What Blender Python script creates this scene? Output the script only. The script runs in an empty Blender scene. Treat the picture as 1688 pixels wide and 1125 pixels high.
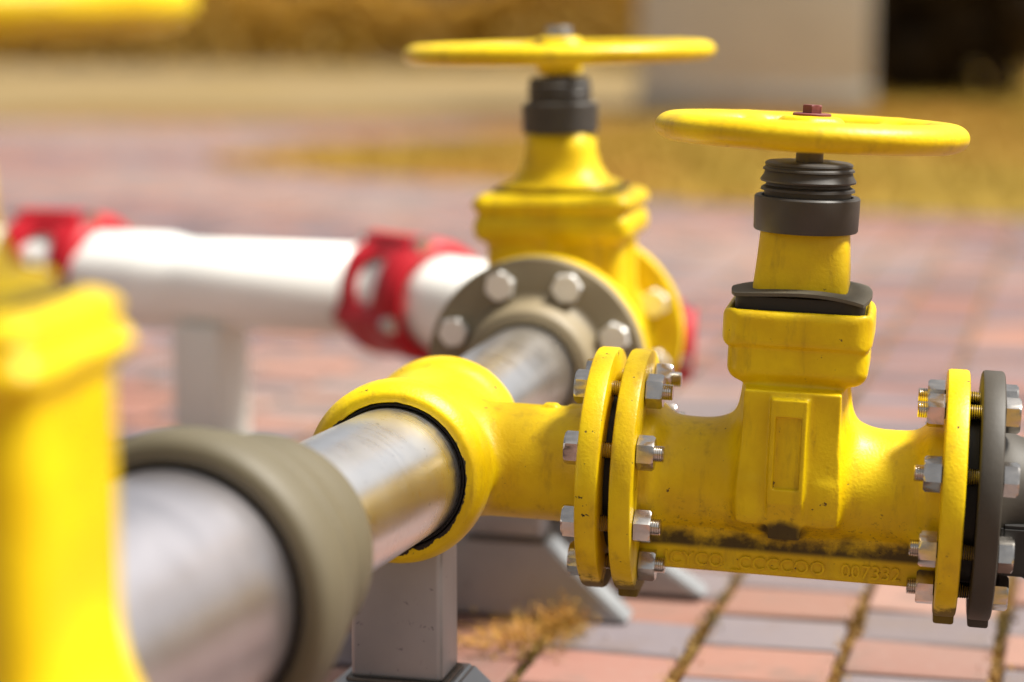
import bpy, bmesh, math, random
import numpy as np
from mathutils import Vector, Matrix

random.seed(7)
rng = np.random.default_rng(7)
R = math.radians
sc = bpy.context.scene
COL = sc.collection

# ------------------------------------------------------------------ camera
FPX = 75 / 36 * 1688                     # focal length in photo pixels
PITCH = math.atan(562 / FPX)             # horizon lies on the top edge of the photo
CAM_H = 0.95
cam_d = bpy.data.cameras.new('camera')
cam = bpy.data.objects.new('camera', cam_d)
COL.objects.link(cam)
cam.location = (0, 0, CAM_H)
cam.rotation_euler = (math.pi / 2 - PITCH, 0, 0)
cam_d.lens = 75
cam_d.sensor_width = 36
cam_d.clip_start = 0.05
cam_d.clip_end = 3000
cam_d.dof.use_dof = True
cam_d.dof.focus_distance = 2.50
cam_d.dof.aperture_fstop = 1.45
sc.camera = cam

# ------------------------------------------------------------------ light
SUN_EL, SUN_AZ = R(60), R(90)           # azimuth clockwise from +Y (the view direction)
w = bpy.data.worlds.new('World')
sc.world = w
w.use_nodes = True
wn = w.node_tree
bg = wn.nodes['Background']
sky = wn.nodes.new('ShaderNodeTexSky')
sky.sky_type = 'NISHITA'
sky.sun_disc = False
sky.sun_elevation = SUN_EL
sky.sun_rotation = SUN_AZ
sky.air_density = 1.0
sky.dust_density = 5.0
sky.ozone_density = 0.6
hs = wn.nodes.new('ShaderNodeHueSaturation')
hs.inputs['Saturation'].default_value = 0.22
wn.links.new(sky.outputs[0], hs.inputs['Color'])
wn.links.new(hs.outputs[0], bg.inputs['Color'])
bg.inputs['Strength'].default_value = 0.075
sun_d = bpy.data.lights.new('sun', 'SUN')
sun_d.energy = 5.0
sun_d.angle = R(14)
sun_d.color = (1.0, 0.95, 0.86)
sun = bpy.data.objects.new('sun', sun_d)
COL.objects.link(sun)
sdir = Vector((math.sin(SUN_AZ) * math.cos(SUN_EL), math.cos(SUN_AZ) * math.cos(SUN_EL), math.sin(SUN_EL)))
sun.rotation_euler = sdir.to_track_quat('Z', 'Y').to_euler()
sun.location = (4, -2, 6)
sc.view_settings.view_transform = 'Standard'
sc.view_settings.look = 'None'
sc.view_settings.exposure = 0.78
sc.view_settings.gamma = 1
sc.cycles.max_bounces = 6

# ------------------------------------------------------------------ helpers
FW = Vector((0, math.cos(PITCH), -math.sin(PITCH)))
UPV = Vector((0, math.sin(PITCH), math.cos(PITCH)))
CAMP = Vector((0, 0, CAM_H))


def at(px, py, d):
    """world point seen at photo pixel (px, py), d metres deep"""
    return CAMP + d * (Vector(((px - 844) / FPX, 0, 0)) + UPV * ((562 - py) / FPX) + FW)


def gp(px, py):
    """ground point seen at a photo pixel"""
    v = at(px, py, 1) - CAMP
    return CAMP + v * (-CAM_H / v.z)


def zon(o, y):
    """height above point o that shows at photo row y"""
    v = (562 - y) / FPX
    r = o - CAMP
    return (v * r.dot(FW) - r.dot(UPV)) / (UPV.z - v * FW.z)


def tag(o, label=None, cat=None, group=None, kind=None):
    for k, v in (('label', label), ('category', cat), ('group', group), ('kind', kind)):
        if v:
            o[k] = v
    return o


def empty(name, M, label, cat, group=None):
    o = bpy.data.objects.new(name, None)
    COL.objects.link(o)
    o.matrix_world = M
    o.empty_display_size = 0.05
    return tag(o, label, cat, group)


def finish(me, mat, smooth=35):
    me.materials.append(mat)
    if smooth:
        me.polygons.foreach_set('use_smooth', [True] * len(me.polygons))
        if smooth < 180:
            me.set_sharp_from_angle(angle=R(smooth))
    return me


def obj(name, src, mat=None, parent=None, M=None, smooth=35):
    if isinstance(src, bmesh.types.BMesh):
        me = bpy.data.meshes.new(name)
        src.normal_update()
        src.to_mesh(me)
        src.free()
        finish(me, mat, smooth)
    else:
        me = src
    o = bpy.data.objects.new(name, me)
    COL.objects.link(o)
    if parent:
        o.parent = parent
    if M is not None:
        o.matrix_local = M
    return o


def meshof(bm, mat, name='mesh', smooth=35):
    me = bpy.data.meshes.new(name)
    bm.normal_update()
    bm.to_mesh(me)
    bm.free()
    return finish(me, mat, smooth)


def copy_tree(o, parent=None):
    c = o.copy()
    COL.objects.link(c)
    if parent:
        c.parent = parent
    for ch in list(o.children):
        copy_tree(ch, c)
    return c


def frame(o, yaw=0, rx=0, ry=0):
    return Matrix.Translation(o) @ Matrix.Rotation(yaw, 4, 'Z') @ Matrix.Rotation(ry, 4, 'Y') @ Matrix.Rotation(rx, 4, 'X')


def frame_x(a, b):
    """frame at a whose X axis points to b, Z up"""
    x = (b - a).normalized()
    y = Vector((0, 0, 1)).cross(x).normalized()
    z = x.cross(y)
    m = Matrix((x, y, z)).transposed().to_4x4()
    m.translation = a
    return m


def lathe(bm, prof, axis='X', n=48, M=None, closed=False):
    """revolve (t, r) points round an axis"""
    rings = []
    for t, r in prof:
        if r < 1e-6:
            p = Vector((t, 0, 0)) if axis == 'X' else Vector((0, 0, t))
            rings.append([bm.verts.new(M @ p if M else p)])
            continue
        ring = []
        for i in range(n):
            a = 2 * math.pi * i / n
            p = Vector((t, r * math.cos(a), r * math.sin(a))) if axis == 'X' else Vector((r * math.cos(a), r * math.sin(a), t))
            ring.append(bm.verts.new(M @ p if M else p))
        rings.append(ring)
    pairs = list(zip(rings, rings[1:]))
    if closed:
        pairs.append((rings[-1], rings[0]))
    fs = []
    for a, b in pairs:
        if len(a) == 1 and len(b) == 1:
            continue
        for i in range(n):
            j = (i + 1) % n
            if len(a) == 1:
                f = (a[0], b[j], b[i])
            elif len(b) == 1:
                f = (a[i], a[j], b[0])
            else:
                f = (a[i], a[j], b[j], b[i])
            fs.append(bm.faces.new(f))
    bmesh.ops.recalc_face_normals(bm, faces=fs)
    return bm


def loft(bm, secs, n=64, M=None):
    """stack of superellipse sections (z, hx, hy, power[, cx, cy])"""
    rings = []
    for s in secs:
        z, hx, hy, p = s[:4]
        cx, cy = (s[4], s[5]) if len(s) > 4 else (0, 0)
        ring = []
        for i in range(n):
            a = 2 * math.pi * i / n
            c, s_ = math.cos(a), math.sin(a)
            k = (abs(c) ** p + abs(s_) ** p) ** (-1 / p)
            v = Vector((cx + hx * c * k, cy + hy * s_ * k, z))
            ring.append(bm.verts.new(M @ v if M else v))
        rings.append(ring)
    fs = []
    for a, b in zip(rings, rings[1:]):
        for i in range(n):
            j = (i + 1) % n
            fs.append(bm.faces.new((a[i], a[j], b[j], b[i])))
    fs.append(bm.faces.new(rings[0][::-1]))
    fs.append(bm.faces.new(rings[-1]))
    bmesh.ops.recalc_face_normals(bm, faces=fs)
    return bm


def box(bm, c, h, bev=0, M=None, seg=2):
    b2 = bmesh.new()
    bmesh.ops.create_cube(b2, size=2)
    for v in b2.verts:
        v.co = Vector((c[0] + v.co.x * h[0], c[1] + v.co.y * h[1], c[2] + v.co.z * h[2]))
    if bev:
        bmesh.ops.bevel(b2, geom=b2.edges[:], offset=bev, segments=seg, affect='EDGES', profile=0.5)
    if M:
        b2.transform(M)
    merge(bm, b2)
    return bm


def merge(bm, b2):
    me = bpy.data.meshes.new('tmp')
    b2.to_mesh(me)
    b2.free()
    bm.from_mesh(me)
    bpy.data.meshes.remove(me)


def prism(bm, pts, y0, y1, bev=0):
    """extrude an XZ outline along Y"""
    b2 = bmesh.new()
    a = [b2.verts.new((x, y0, z)) for x, z in pts]
    b = [b2.verts.new((x, y1, z)) for x, z in pts]
    n = len(pts)
    b2.faces.new(a)
    b2.faces.new(b[::-1])
    for i in range(n):
        j = (i + 1) % n
        b2.faces.new((a[j], a[i], b[i], b[j]))
    bmesh.ops.recalc_face_normals(b2, faces=b2.faces[:])
    if bev:
        bmesh.ops.bevel(b2, geom=b2.edges[:], offset=bev, segments=2, affect='EDGES')
    merge(bm, b2)
    return bm


def hexa(bm, x0, x1, ac, M=None, ch0=False, ch1=True, rot=0.0):
    """hexagonal nut or head along X, chamfered on its free ends"""
    h = x1 - x0
    e = abs(h) * 0.14
    s = 1 if h > 0 else -1
    prof = []
    if ch0:
        prof += [(x0, 0.86), (x0 + s * e, 1.0)]
    else:
        prof += [(x0, 1.0)]
    if ch1:
        prof += [(x1 - s * e, 1.0), (x1, 0.86)]
    else:
        prof += [(x1, 1.0)]
    rings = []
    N = 24
    for x, k in prof:
        ring = []
        for i in range(N):
            a = 2 * math.pi * i / N
            hexr = ac * math.cos(math.pi / 6) / math.cos((a % (math.pi / 3)) - math.pi / 6)
            r = min(hexr, ac * k * 1.02) if k < 1 else hexr
            p = Vector((x, r * math.cos(a + rot), r * math.sin(a + rot)))
            ring.append(bm.verts.new(M @ p if M else p))
        rings.append(ring)
    fs = [bm.faces.new(rings[0]), bm.faces.new(rings[-1])]
    for a, b in zip(rings, rings[1:]):
        for i in range(N):
            j = (i + 1) % N
            fs.append(bm.faces.new((a[i], a[j], b[j], b[i])))
    bmesh.ops.recalc_face_normals(bm, faces=fs)
    return bm


def thread_prof(x0, x1, r, pitch=0.0025, amp=0.0009):
    n = max(2, int(abs(x1 - x0) / pitch))
    pr = [(x0, 0)]
    for i in range(n):
        t0 = x0 + (x1 - x0) * i / n
        t1 = x0 + (x1 - x0) * (i + 0.5) / n
        pr += [(t0, r - amp), (t1, r)]
    pr += [(x1, r - amp * 1.6), (x1, 0)]
    return pr


# --- signed distance shapes and a surface-net mesher: castings with real fillets
def smin(a, b, k):
    h = np.clip(0.5 + 0.5 * (b - a) / k, 0, 1)
    return b * (1 - h) + a * h - k * h * (1 - h)


def smax(a, b, k):
    return -smin(-a, -b, k)


def s_box(P, c, h, r=0.0):
    q = [np.abs(P[i] - c[i]) - h[i] + r for i in range(3)]
    out = np.sqrt(sum(np.maximum(v, 0) ** 2 for v in q))
    return out + np.minimum(np.maximum(q[0], np.maximum(q[1], q[2])), 0) - r


def s_cyl(P, axis, c, rad, half, r=0.0):
    o = [i for i in range(3) if i != axis]
    rr = np.sqrt((P[o[0]] - c[o[0]]) ** 2 + (P[o[1]] - c[o[1]]) ** 2)
    d0 = rr - rad + r
    d1 = np.abs(P[axis] - c[axis]) - half + r
    return np.minimum(np.maximum(d0, d1), 0) + np.sqrt(np.maximum(d0, 0) ** 2 + np.maximum(d1, 0) ** 2) - r


def s_torus(P, axis, c, rad, minor):
    o = [i for i in range(3) if i != axis]
    rr = np.sqrt((P[o[0]] - c[o[0]]) ** 2 + (P[o[1]] - c[o[1]]) ** 2) - rad
    return np.sqrt(rr ** 2 + (P[axis] - c[axis]) ** 2) - minor


def net(fn, lo, hi, h, mat, name='casting', relax=2):
    ax = [np.arange(lo[i], hi[i] + h, h, dtype=np.float32) for i in range(3)]
    P = np.meshgrid(*ax, indexing='ij')
    F = fn(P).astype(np.float32)
    S = F < 0
    nx, ny, nz = F.shape
    cs = [(i, j, k) for i in (0, 1) for j in (0, 1) for k in (0, 1)]

    def sl(A, c):
        return A[c[0]:nx - 1 + c[0], c[1]:ny - 1 + c[1], c[2]:nz - 1 + c[2]]
    cnt = sum(sl(S, c).astype(np.int8) for c in cs)
    act = (cnt > 0) & (cnt < 8)
    idx = np.full(act.shape, -1, dtype=np.int64)
    I = np.argwhere(act)
    idx[act] = np.arange(len(I))
    acc = np.zeros((len(I), 3))
    num = np.zeros(len(I))
    vals = {c: F[I[:, 0] + c[0], I[:, 1] + c[1], I[:, 2] + c[2]].astype(float) for c in cs}
    for a in cs:
        for d in range(3):
            if a[d]:
                continue
            b = list(a)
            b[d] = 1
            b = tuple(b)
            fa, fb = vals[a], vals[b]
            m = (fa < 0) != (fb < 0)
            t = np.where(m, fa / np.where(m, fa - fb, 1), 0)
            p = np.tile(np.array(a, float), (len(I), 1))
            p[:, d] += t
            acc[m] += p[m]
            num[m] += 1
    V = (I + acc / num[:, None]) * h + np.array([ax[0][0], ax[1][0], ax[2][0]])
    quads = []
    for d in range(3):
        u, v = (d + 1) % 3, (d + 2) % 3
        s0 = [slice(None)] * 3
        s1 = [slice(None)] * 3
        s0[d] = slice(0, F.shape[d] - 1)
        s1[d] = slice(1, F.shape[d])
        cr = S[tuple(s0)] != S[tuple(s1)]
        E = np.argwhere(cr)
        E = E[(E[:, u] > 0) & (E[:, v] > 0) & (E[:, u] < F.shape[u] - 1) & (E[:, v] < F.shape[v] - 1)]
        inside = S[E[:, 0], E[:, 1], E[:, 2]]

        def cell(du, dv):
            C = E.copy()
            C[:, u] -= du
            C[:, v] -= dv
            return idx[C[:, 0], C[:, 1], C[:, 2]]
        q = np.stack([cell(1, 1), cell(0, 1), cell(0, 0), cell(1, 0)], 1)
        q[~inside] = q[~inside][:, ::-1]
        quads.append(q)
    Q = np.concatenate(quads)
    Q = Q[(Q >= 0).all(1)]
    for _ in range(relax):
        a = np.zeros_like(V)
        n = np.zeros(len(V))
        for i in range(4):
            for j in (1, 3):
                np.add.at(a, Q[:, i], V[Q[:, (i + j) % 4]])
                np.add.at(n, Q[:, i], 1)
        V = 0.4 * V + 0.6 * a / np.maximum(n, 1)[:, None]
    me = bpy.data.meshes.new(name)
    me.from_pydata(V.tolist(), [], Q.tolist())
    me.update()
    return finish(me, mat, 180)


# ------------------------------------------------------------------ materials
def mat(name, col, rough=0.5, metal=0.0, spec=0.5, coat=0.0, var=0.0, vscale=20, bump=0.0, bscale=200, rvar=0.0):
    m = bpy.data.materials.new(name)
    m.use_nodes = True
    nt = m.node_tree
    b = nt.nodes['Principled BSDF']
    b.inputs['Base Color'].default_value = (*col, 1)
    b.inputs['Roughness'].default_value = rough
    b.inputs['Metallic'].default_value = metal
    b.inputs['Specular IOR Level'].default_value = spec
    b.inputs['Coat Weight'].default_value = coat
    b.inputs['Coat Roughness'].default_value = 0.15
    tc = nt.nodes.new('ShaderNodeTexCoord')
    if var:
        n = noise(nt, tc, vscale, 6)
        mx = mix(nt, n.outputs['Fac'], [c * (1 - var) for c in col], [min(1, c * (1 + var)) for c in col])
        nt.links.new(mx.outputs[2], b.inputs['Base Color'])
    if rvar:
        n = noise(nt, tc, vscale * 2.3, 5)
        mr = nt.nodes.new('ShaderNodeMapRange')
        mr.inputs[3].default_value = rough - rvar
        mr.inputs[4].default_value = rough + rvar
        nt.links.new(n.outputs['Fac'], mr.inputs[0])
        nt.links.new(mr.outputs[0], b.inputs['Roughness'])
    if bump:
        n = noise(nt, tc, bscale, 3)
        bp = nt.nodes.new('ShaderNodeBump')
        bp.inputs['Strength'].default_value = bump
        bp.inputs['Distance'].default_value = 0.001
        nt.links.new(n.outputs['Fac'], bp.inputs['Height'])
        nt.links.new(bp.outputs[0], b.inputs['Normal'])
    return m


def noise(nt, tc, scale, detail=4, rough=0.55, vec=None):
    n = nt.nodes.new('ShaderNodeTexNoise')
    n.inputs['Scale'].default_value = scale
    n.inputs['Detail'].default_value = detail
    n.inputs['Roughness'].default_value = rough
    nt.links.new(vec if vec else tc.outputs['Object'], n.inputs['Vector'])
    return n


def mix(nt, fac, a, b):
    m = nt.nodes.new('ShaderNodeMix')
    m.data_type = 'RGBA'
    if isinstance(fac, bpy.types.NodeSocket):
        nt.links.new(fac, m.inputs[0])
    else:
        m.inputs[0].default_value = fac
    for s, v in ((6, a), (7, b)):
        if isinstance(v, bpy.types.NodeSocket):
            nt.links.new(v, m.inputs[s])
        else:
            m.inputs[s].default_value = (*v, 1)
    return m


def mth(nt, op, a, b=None, c=None, clamp=False):
    m = nt.nodes.new('ShaderNodeMath')
    m.operation = op
    m.use_clamp = clamp
    for i, v in enumerate((a, b, c)):
        if v is None:
            continue
        if isinstance(v, bpy.types.NodeSocket):
            nt.links.new(v, m.inputs[i])
        else:
            m.inputs[i].default_value = v
    return m.outputs[0]


def ss(nt, v, lo, hi):
    m = nt.nodes.new('ShaderNodeMapRange')
    m.interpolation_type = 'SMOOTHSTEP'
    m.inputs[1].default_value = lo
    m.inputs[2].default_value = hi
    nt.links.new(v, m.inputs[0])
    return m.outputs[0]


YEL = (0.74, 0.525, 0.002)


def paint(name, mask=None, specks=0.672, base=YEL):
    """old yellow gloss paint on a casting; mask(nt, x, y, z, noise) returns a grime or chip mask"""
    m = mat(name, base, rough=0.42, spec=0.3)
    nt = m.node_tree
    b = nt.nodes['Principled BSDF']
    tc = nt.nodes.new('ShaderNodeTexCoord')
    sx = nt.nodes.new('ShaderNodeSeparateXYZ')
    nt.links.new(tc.outputs['Object'], sx.inputs[0])
    big = noise(nt, tc, 14, 5)
    base_c = mix(nt, ss(nt, big.outputs['Fac'], 0.35, 0.7), [c * f for c, f in zip(base, (0.86, 0.80, 1))], [c * f for c, f in zip(base, (1.03, 1.05, 1))])
    mps = nt.nodes.new('ShaderNodeMapping')                       # faint brownish runs, stretched downwards
    mps.inputs['Scale'].default_value = (1, 1, 0.22)
    nt.links.new(tc.outputs['Object'], mps.inputs[0])
    run = noise(nt, tc, 42, 7, 0.68, vec=mps.outputs[0])
    st = mth(nt, 'MULTIPLY', ss(nt, run.outputs['Fac'], 0.50, 0.74), 0.55)
    base_c = mix(nt, st, base_c.outputs[2], (0.33, 0.19, 0.012))
    fine = noise(nt, tc, 95, 7, 0.62)
    sp = ss(nt, fine.outputs['Fac'], specks, specks + 0.035)
    col = mix(nt, sp, base_c.outputs[2], (0.13, 0.075, 0.02))
    out = col.outputs[2]
    rm = sp
    if mask:
        mk = mask(nt, sx.outputs[0], sx.outputs[1], sx.outputs[2], tc)
        out = mix(nt, mk, out, (0.028, 0.021, 0.016)).outputs[2]
        rm = mth(nt, 'MAXIMUM', sp, mk)
    nt.links.new(out, b.inputs['Base Color'])
    nt.links.new(mth(nt, 'MULTIPLY_ADD', rm, 0.4, mth(nt, 'MULTIPLY_ADD', big.outputs['Fac'], 0.35, 0.24)), b.inputs['Roughness'])
    bn = noise(nt, tc, 260, 2)
    hgt = mth(nt, 'MULTIPLY_ADD', rm, -0.6, bn.outputs['Fac'])
    bn2 = noise(nt, tc, 40, 3)
    hgt = mth(nt, 'MULTIPLY_ADD', bn2.outputs['Fac'], 1.6, hgt)
    bp = nt.nodes.new('ShaderNodeBump')
    bp.inputs['Strength'].default_value = 0.36
    bp.inputs['Distance'].default_value = 0.0012
    nt.links.new(hgt, bp.inputs['Height'])
    nt.links.new(bp.outputs[0], b.inputs['Normal'])
    return m


def grime_body(nt, x, y, z, tc):
    n = noise(nt, tc, 26, 7, 0.65).outputs['Fac']
    zz = mth(nt, 'MULTIPLY_ADD', n, 0.085, z)                       # wandering height
    low = mth(nt, 'SUBTRACT', 1.0, ss(nt, zz, -0.036, -0.004))     # grime caked along the bottom
    rib = ss(nt, z, -0.085, -0.076)                                 # the fin under it stays cleaner
    a = mth(nt, 'MULTIPLY', low, rib)
    dx = mth(nt, 'DIVIDE', mth(nt, 'SUBTRACT', x, -0.004), 0.031)   # the sooty blot below the panel
    dz = mth(nt, 'DIVIDE', mth(nt, 'SUBTRACT', z, -0.050), 0.021)
    d = mth(nt, 'ADD', mth(nt, 'MULTIPLY', dx, dx), mth(nt, 'MULTIPLY', dz, dz))
    d = mth(nt, 'MULTIPLY_ADD', n, 1.6, d)
    blot = mth(nt, 'SUBTRACT', 1.0, ss(nt, d, 1.10, 1.95))
    f = noise(nt, tc, 170, 5, 0.7).outputs['Fac']
    sp = mth(nt, 'MULTIPLY', ss(nt, f, 0.56, 0.63), mth(nt, 'SUBTRACT', 1.0, ss(nt, zz, -0.02, 0.045)))
    sp = mth(nt, 'MULTIPLY', sp, rib)
    return mth(nt, 'MULTIPLY', mth(nt, 'MAXIMUM', mth(nt, 'MAXIMUM', a, blot), mth(nt, 'MULTIPLY', sp, 0.6)), 0.93)


def chip_mouth(nt, x, y, z, tc):
    n = noise(nt, tc, 42, 6, 0.62).outputs['Fac']
    r = mth(nt, 'SQRT', mth(nt, 'ADD', mth(nt, 'MULTIPLY', y, y), mth(nt, 'MULTIPLY', z, z)))
    rr = mth(nt, 'MULTIPLY_ADD', n, 0.020, r)
    rr = mth(nt, 'MULTIPLY_ADD', z, 0.028, rr)
    bare = mth(nt, 'SUBTRACT', 1.0, ss(nt, rr, 0.1000, 0.1012))
    front = mth(nt, 'LESS_THAN', x, -0.105)
    a = mth(nt, 'MULTIPLY', bare, front)
    f = noise(nt, tc, 38, 6, 0.7).outputs['Fac']
    sc_ = ss(nt, f, 0.69, 0.70)
    return mth(nt, 'MAXIMUM', a, sc_)


def flange_wear(nt, x, y, z, tc):
    n = noise(nt, tc, 48, 7, 0.68).outputs['Fac']
    zz = mth(nt, 'MULTIPLY_ADD', n, 0.06, z)
    low = mth(nt, 'SUBTRACT', 1.0, ss(nt, zz, -0.098, -0.082))
    f = noise(nt, tc, 60, 5, 0.6).outputs['Fac']
    sp = ss(nt, f, 0.665, 0.68)
    return mth(nt, 'MAXIMUM', mth(nt, 'MULTIPLY', low, 0.8), sp)


M_yel = paint('yellow_paint')
M_yel_body = paint('yellow_paint_grimy', grime_body)
M_yel_tee = paint('yellow_paint_chipped', chip_mouth)
M_yel_fl = paint('yellow_paint_flange', flange_wear)
M_yel_clean = paint('yellow_paint_clean', None, 0.70)
M_black = mat('black_rubber', (0.012, 0.011, 0.010), 0.6, var=0.3, bump=0.1)
M_grey_pl = mat('grey_black_plastic', (0.040, 0.036, 0.032), 0.48, var=0.35, vscale=30, bump=0.12, bscale=120, rvar=0.1)
M_olive = mat('olive_grey_coating', (0.215, 0.172, 0.10), 0.55, var=0.12, vscale=15, bump=0.15, bscale=150)
M_olive2 = mat('dull_olive_coating', (0.098, 0.082, 0.048), 0.6, var=0.2, vscale=9, bump=0.2, bscale=90, rvar=0.08)
M_gask = mat('weathered_rubber_sheet', (0.105, 0.092, 0.066), 0.7, spec=0.3, var=0.25, vscale=40, bump=0.15, bscale=120)
M_greyflange = mat('dark_grey_coating', (0.038, 0.031, 0.021), 0.6, var=0.25, vscale=25, bump=0.2, bscale=160)
M_zinc = mat('stainless_bolt', (0.58, 0.54, 0.49), 0.2, metal=1, var=0.3, vscale=60, rvar=0.08)
M_zinc2 = mat('bright_zinc_bolt', (0.80, 0.79, 0.76), 0.35, metal=0.45, var=0.1, vscale=80)
M_steel_dark = mat('dark_steel', (0.14, 0.12, 0.10), 0.45, metal=0.8, var=0.3, vscale=60)
M_redox = mat('red_brown_primer', (0.16, 0.035, 0.03), 0.5, var=0.3, vscale=90)
M_red = mat('red_coating', (0.40, 0.010, 0.018), 0.45, spec=0.25, var=0.1, vscale=12, bump=0.1)
M_white = mat('white_enamel', (0.88, 0.88, 0.83), 0.35, var=0.06, vscale=9)
M_conc = mat('grey_render', (0.58, 0.575, 0.53), 0.85, var=0.12, vscale=2.5, bump=0.2, bscale=30)
M_conc2 = mat('grey_render_plinth', (0.36, 0.35, 0.31), 0.9, var=0.15, vscale=3)


def steel(name, col, rough, along='X', metal=1.0):
    """drawn or rolled stainless steel: fine streaks and cloudy patches"""
    m = mat(name, col, rough, metal=metal)
    nt = m.node_tree
    b = nt.nodes['Principled BSDF']
    tc = nt.nodes.new('ShaderNodeTexCoord')
    mp = nt.nodes.new('ShaderNodeMapping')
    mp.inputs['Scale'].default_value = {'X': (60, 4, 4), 'Z': (60, 60, 2.5)}[along]
    nt.links.new(tc.outputs['Object'], mp.inputs[0])
    st = noise(nt, tc, 3.0, 6, 0.6, vec=mp.outputs[0])
    cl = noise(nt, tc, 11, 6, 0.6)
    sp = noise(nt, tc, 85, 6, 0.65)
    a = mix(nt, cl.outputs['Fac'], [c * 0.82 for c in col], [min(1, c * 1.12) for c in col])
    a = mix(nt, mth(nt, 'MULTIPLY', ss(nt, sp.outputs['Fac'], 0.63, 0.72), 0.7), a.outputs[2], [c * 0.3 for c in col])
    nt.links.new(a.outputs[2], b.inputs['Base Color'])
    rr = mth(nt, 'MULTIPLY_ADD', st.outputs['Fac'], 0.14, rough - 0.07)
    rr = mth(nt, 'MULTIPLY_ADD', cl.outputs['Fac'], 0.10, mth(nt, 'SUBTRACT', rr, 0.05))
    nt.links.new(rr, b.inputs['Roughness'])
    bp = nt.nodes.new('ShaderNodeBump')
    bp.inputs['Strength'].default_value = 0.05
    bp.inputs['Distance'].default_value = 0.0006
    nt.links.new(mth(nt, 'ADD', st.outputs['Fac'], cl.outputs['Fac']), bp.inputs['Height'])
    nt.links.new(bp.outputs[0], b.inputs['Normal'])
    return m


M_pipe = steel('stainless_pipe', (0.95, 0.93, 0.94), 0.29, 'X')
M_pipe2 = steel('satin_stainless_pipe', (0.66, 0.63, 0.66), 0.36, 'X')
M_post = steel('galvanised_steel', (0.36, 0.37, 0.375), 0.42, 'Z', 0.7)

# ------------------------------------------------------------------ ground
BYAW = R(15.3)
BW, BD = 0.2205, 0.165


def ground_mat(name, c0, c1, scale, c2=None):
    m = mat(name, c0, 0.95, spec=0.2)
    nt = m.node_tree
    b = nt.nodes['Principled BSDF']
    tc = nt.nodes.new('ShaderNodeTexCoord')
    n = noise(nt, tc, scale, 8, 0.65)
    x = mix(nt, ss(nt, n.outputs['Fac'], 0.32, 0.68), c0, c1)
    if c2:
        n2 = noise(nt, tc, scale * 0.23, 4, 0.6)
        x = mix(nt, ss(nt, n2.outputs['Fac'], 0.42, 0.62), x.outputs[2], c2)
    nt.links.new(x.outputs[2], b.inputs['Base Color'])
    return m


bm = bmesh.new()
vs = [bm.verts.new(p) for p in ((-900, -100, -0.03), (900, -100, -0.03), (900, 1800, -0.03), (-900, 1800, -0.03))]
bm.faces.new(vs)
tag(obj('ground', bm, ground_mat('earth', (0.19, 0.11, 0.016), (0.27, 0.165, 0.03), 0.7), smooth=0), kind='structure')


def sheet(name, pts, z, m):
    bm = bmesh.new()
    bm.faces.new([bm.verts.new((p.x, p.y, z)) for p in pts])
    bmesh.ops.recalc_face_normals(bm, faces=bm.faces[:])
    o = obj(name, bm, m, smooth=0)
    if o.data.polygons[0].normal.z < 0:
        o.data.flip_normals()
    return o


tag(sheet('sand_bed', [Vector(p) for p in ((-7, -1, 0), (12, -1, 0), (12, 21, 0), (-7, 21, 0))], -0.012,
          ground_mat('joint_sand', (0.10, 0.055, 0.018), (0.24, 0.13, 0.04), 9)), kind='structure')
# pale gravel beyond the paving
tag(sheet('gravel', [gp(-700, 205), gp(150, 185), gp(700, 190), gp(1100, 180), gp(2300, 130), gp(2300, 100), gp(-700, 104)], 0.006,
          ground_mat('pale_gravel', (0.17, 0.12, 0.05), (0.22, 0.16, 0.085), 1.1, (0.19, 0.13, 0.045))), kind='structure')

# pavers: one paved surface with real joints
m_pav = mat('clay_pavers', (0.25, 0.17, 0.15), 0.85, spec=0.3)
nt = m_pav.node_tree
b = nt.nodes['Principled BSDF']
tc = nt.nodes.new('ShaderNodeTexCoord')
va = nt.nodes.new('ShaderNodeVertexColor')
va.layer_name = 'brick'
n1 = noise(nt, tc, 45, 8, 0.7)
n2 = noise(nt, tc, 7, 6, 0.6)
n3 = noise(nt, tc, 0.35, 3)
c = mix(nt, mth(nt, 'MULTIPLY', ss(nt, n1.outputs['Fac'], 0.45, 0.8), 0.32), va.outputs[0], (0.25, 0.20, 0.185))
c = mix(nt, mth(nt, 'MULTIPLY', ss(nt, n2.outputs['Fac'], 0.50, 0.70), 0.6), c.outputs[2], (0.12, 0.085, 0.07))
c = mix(nt, mth(nt, 'MULTIPLY', ss(nt, n3.outputs['Fac'], 0.42, 0.62), 0.45), c.outputs[2], (0.275, 0.215, 0.18))
nt.links.new(c.outputs[2], b.inputs['Base Color'])
bp = nt.nodes.new('ShaderNodeBump')
bp.inputs['Strength'].default_value = 0.5
bp.inputs['Distance'].default_value = 0.002
nt.links.new(n1.outputs['Fac'], bp.inputs['Height'])
nt.links.new(bp.outputs[0], b.inputs['Normal'])

ca, sa = math.cos(BYAW), math.sin(BYAW)


def bw(u, v):
    """paving grid (u across, v into the picture) to world"""
    return u * ca + v * sa, -u * sa + v * ca


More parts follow.
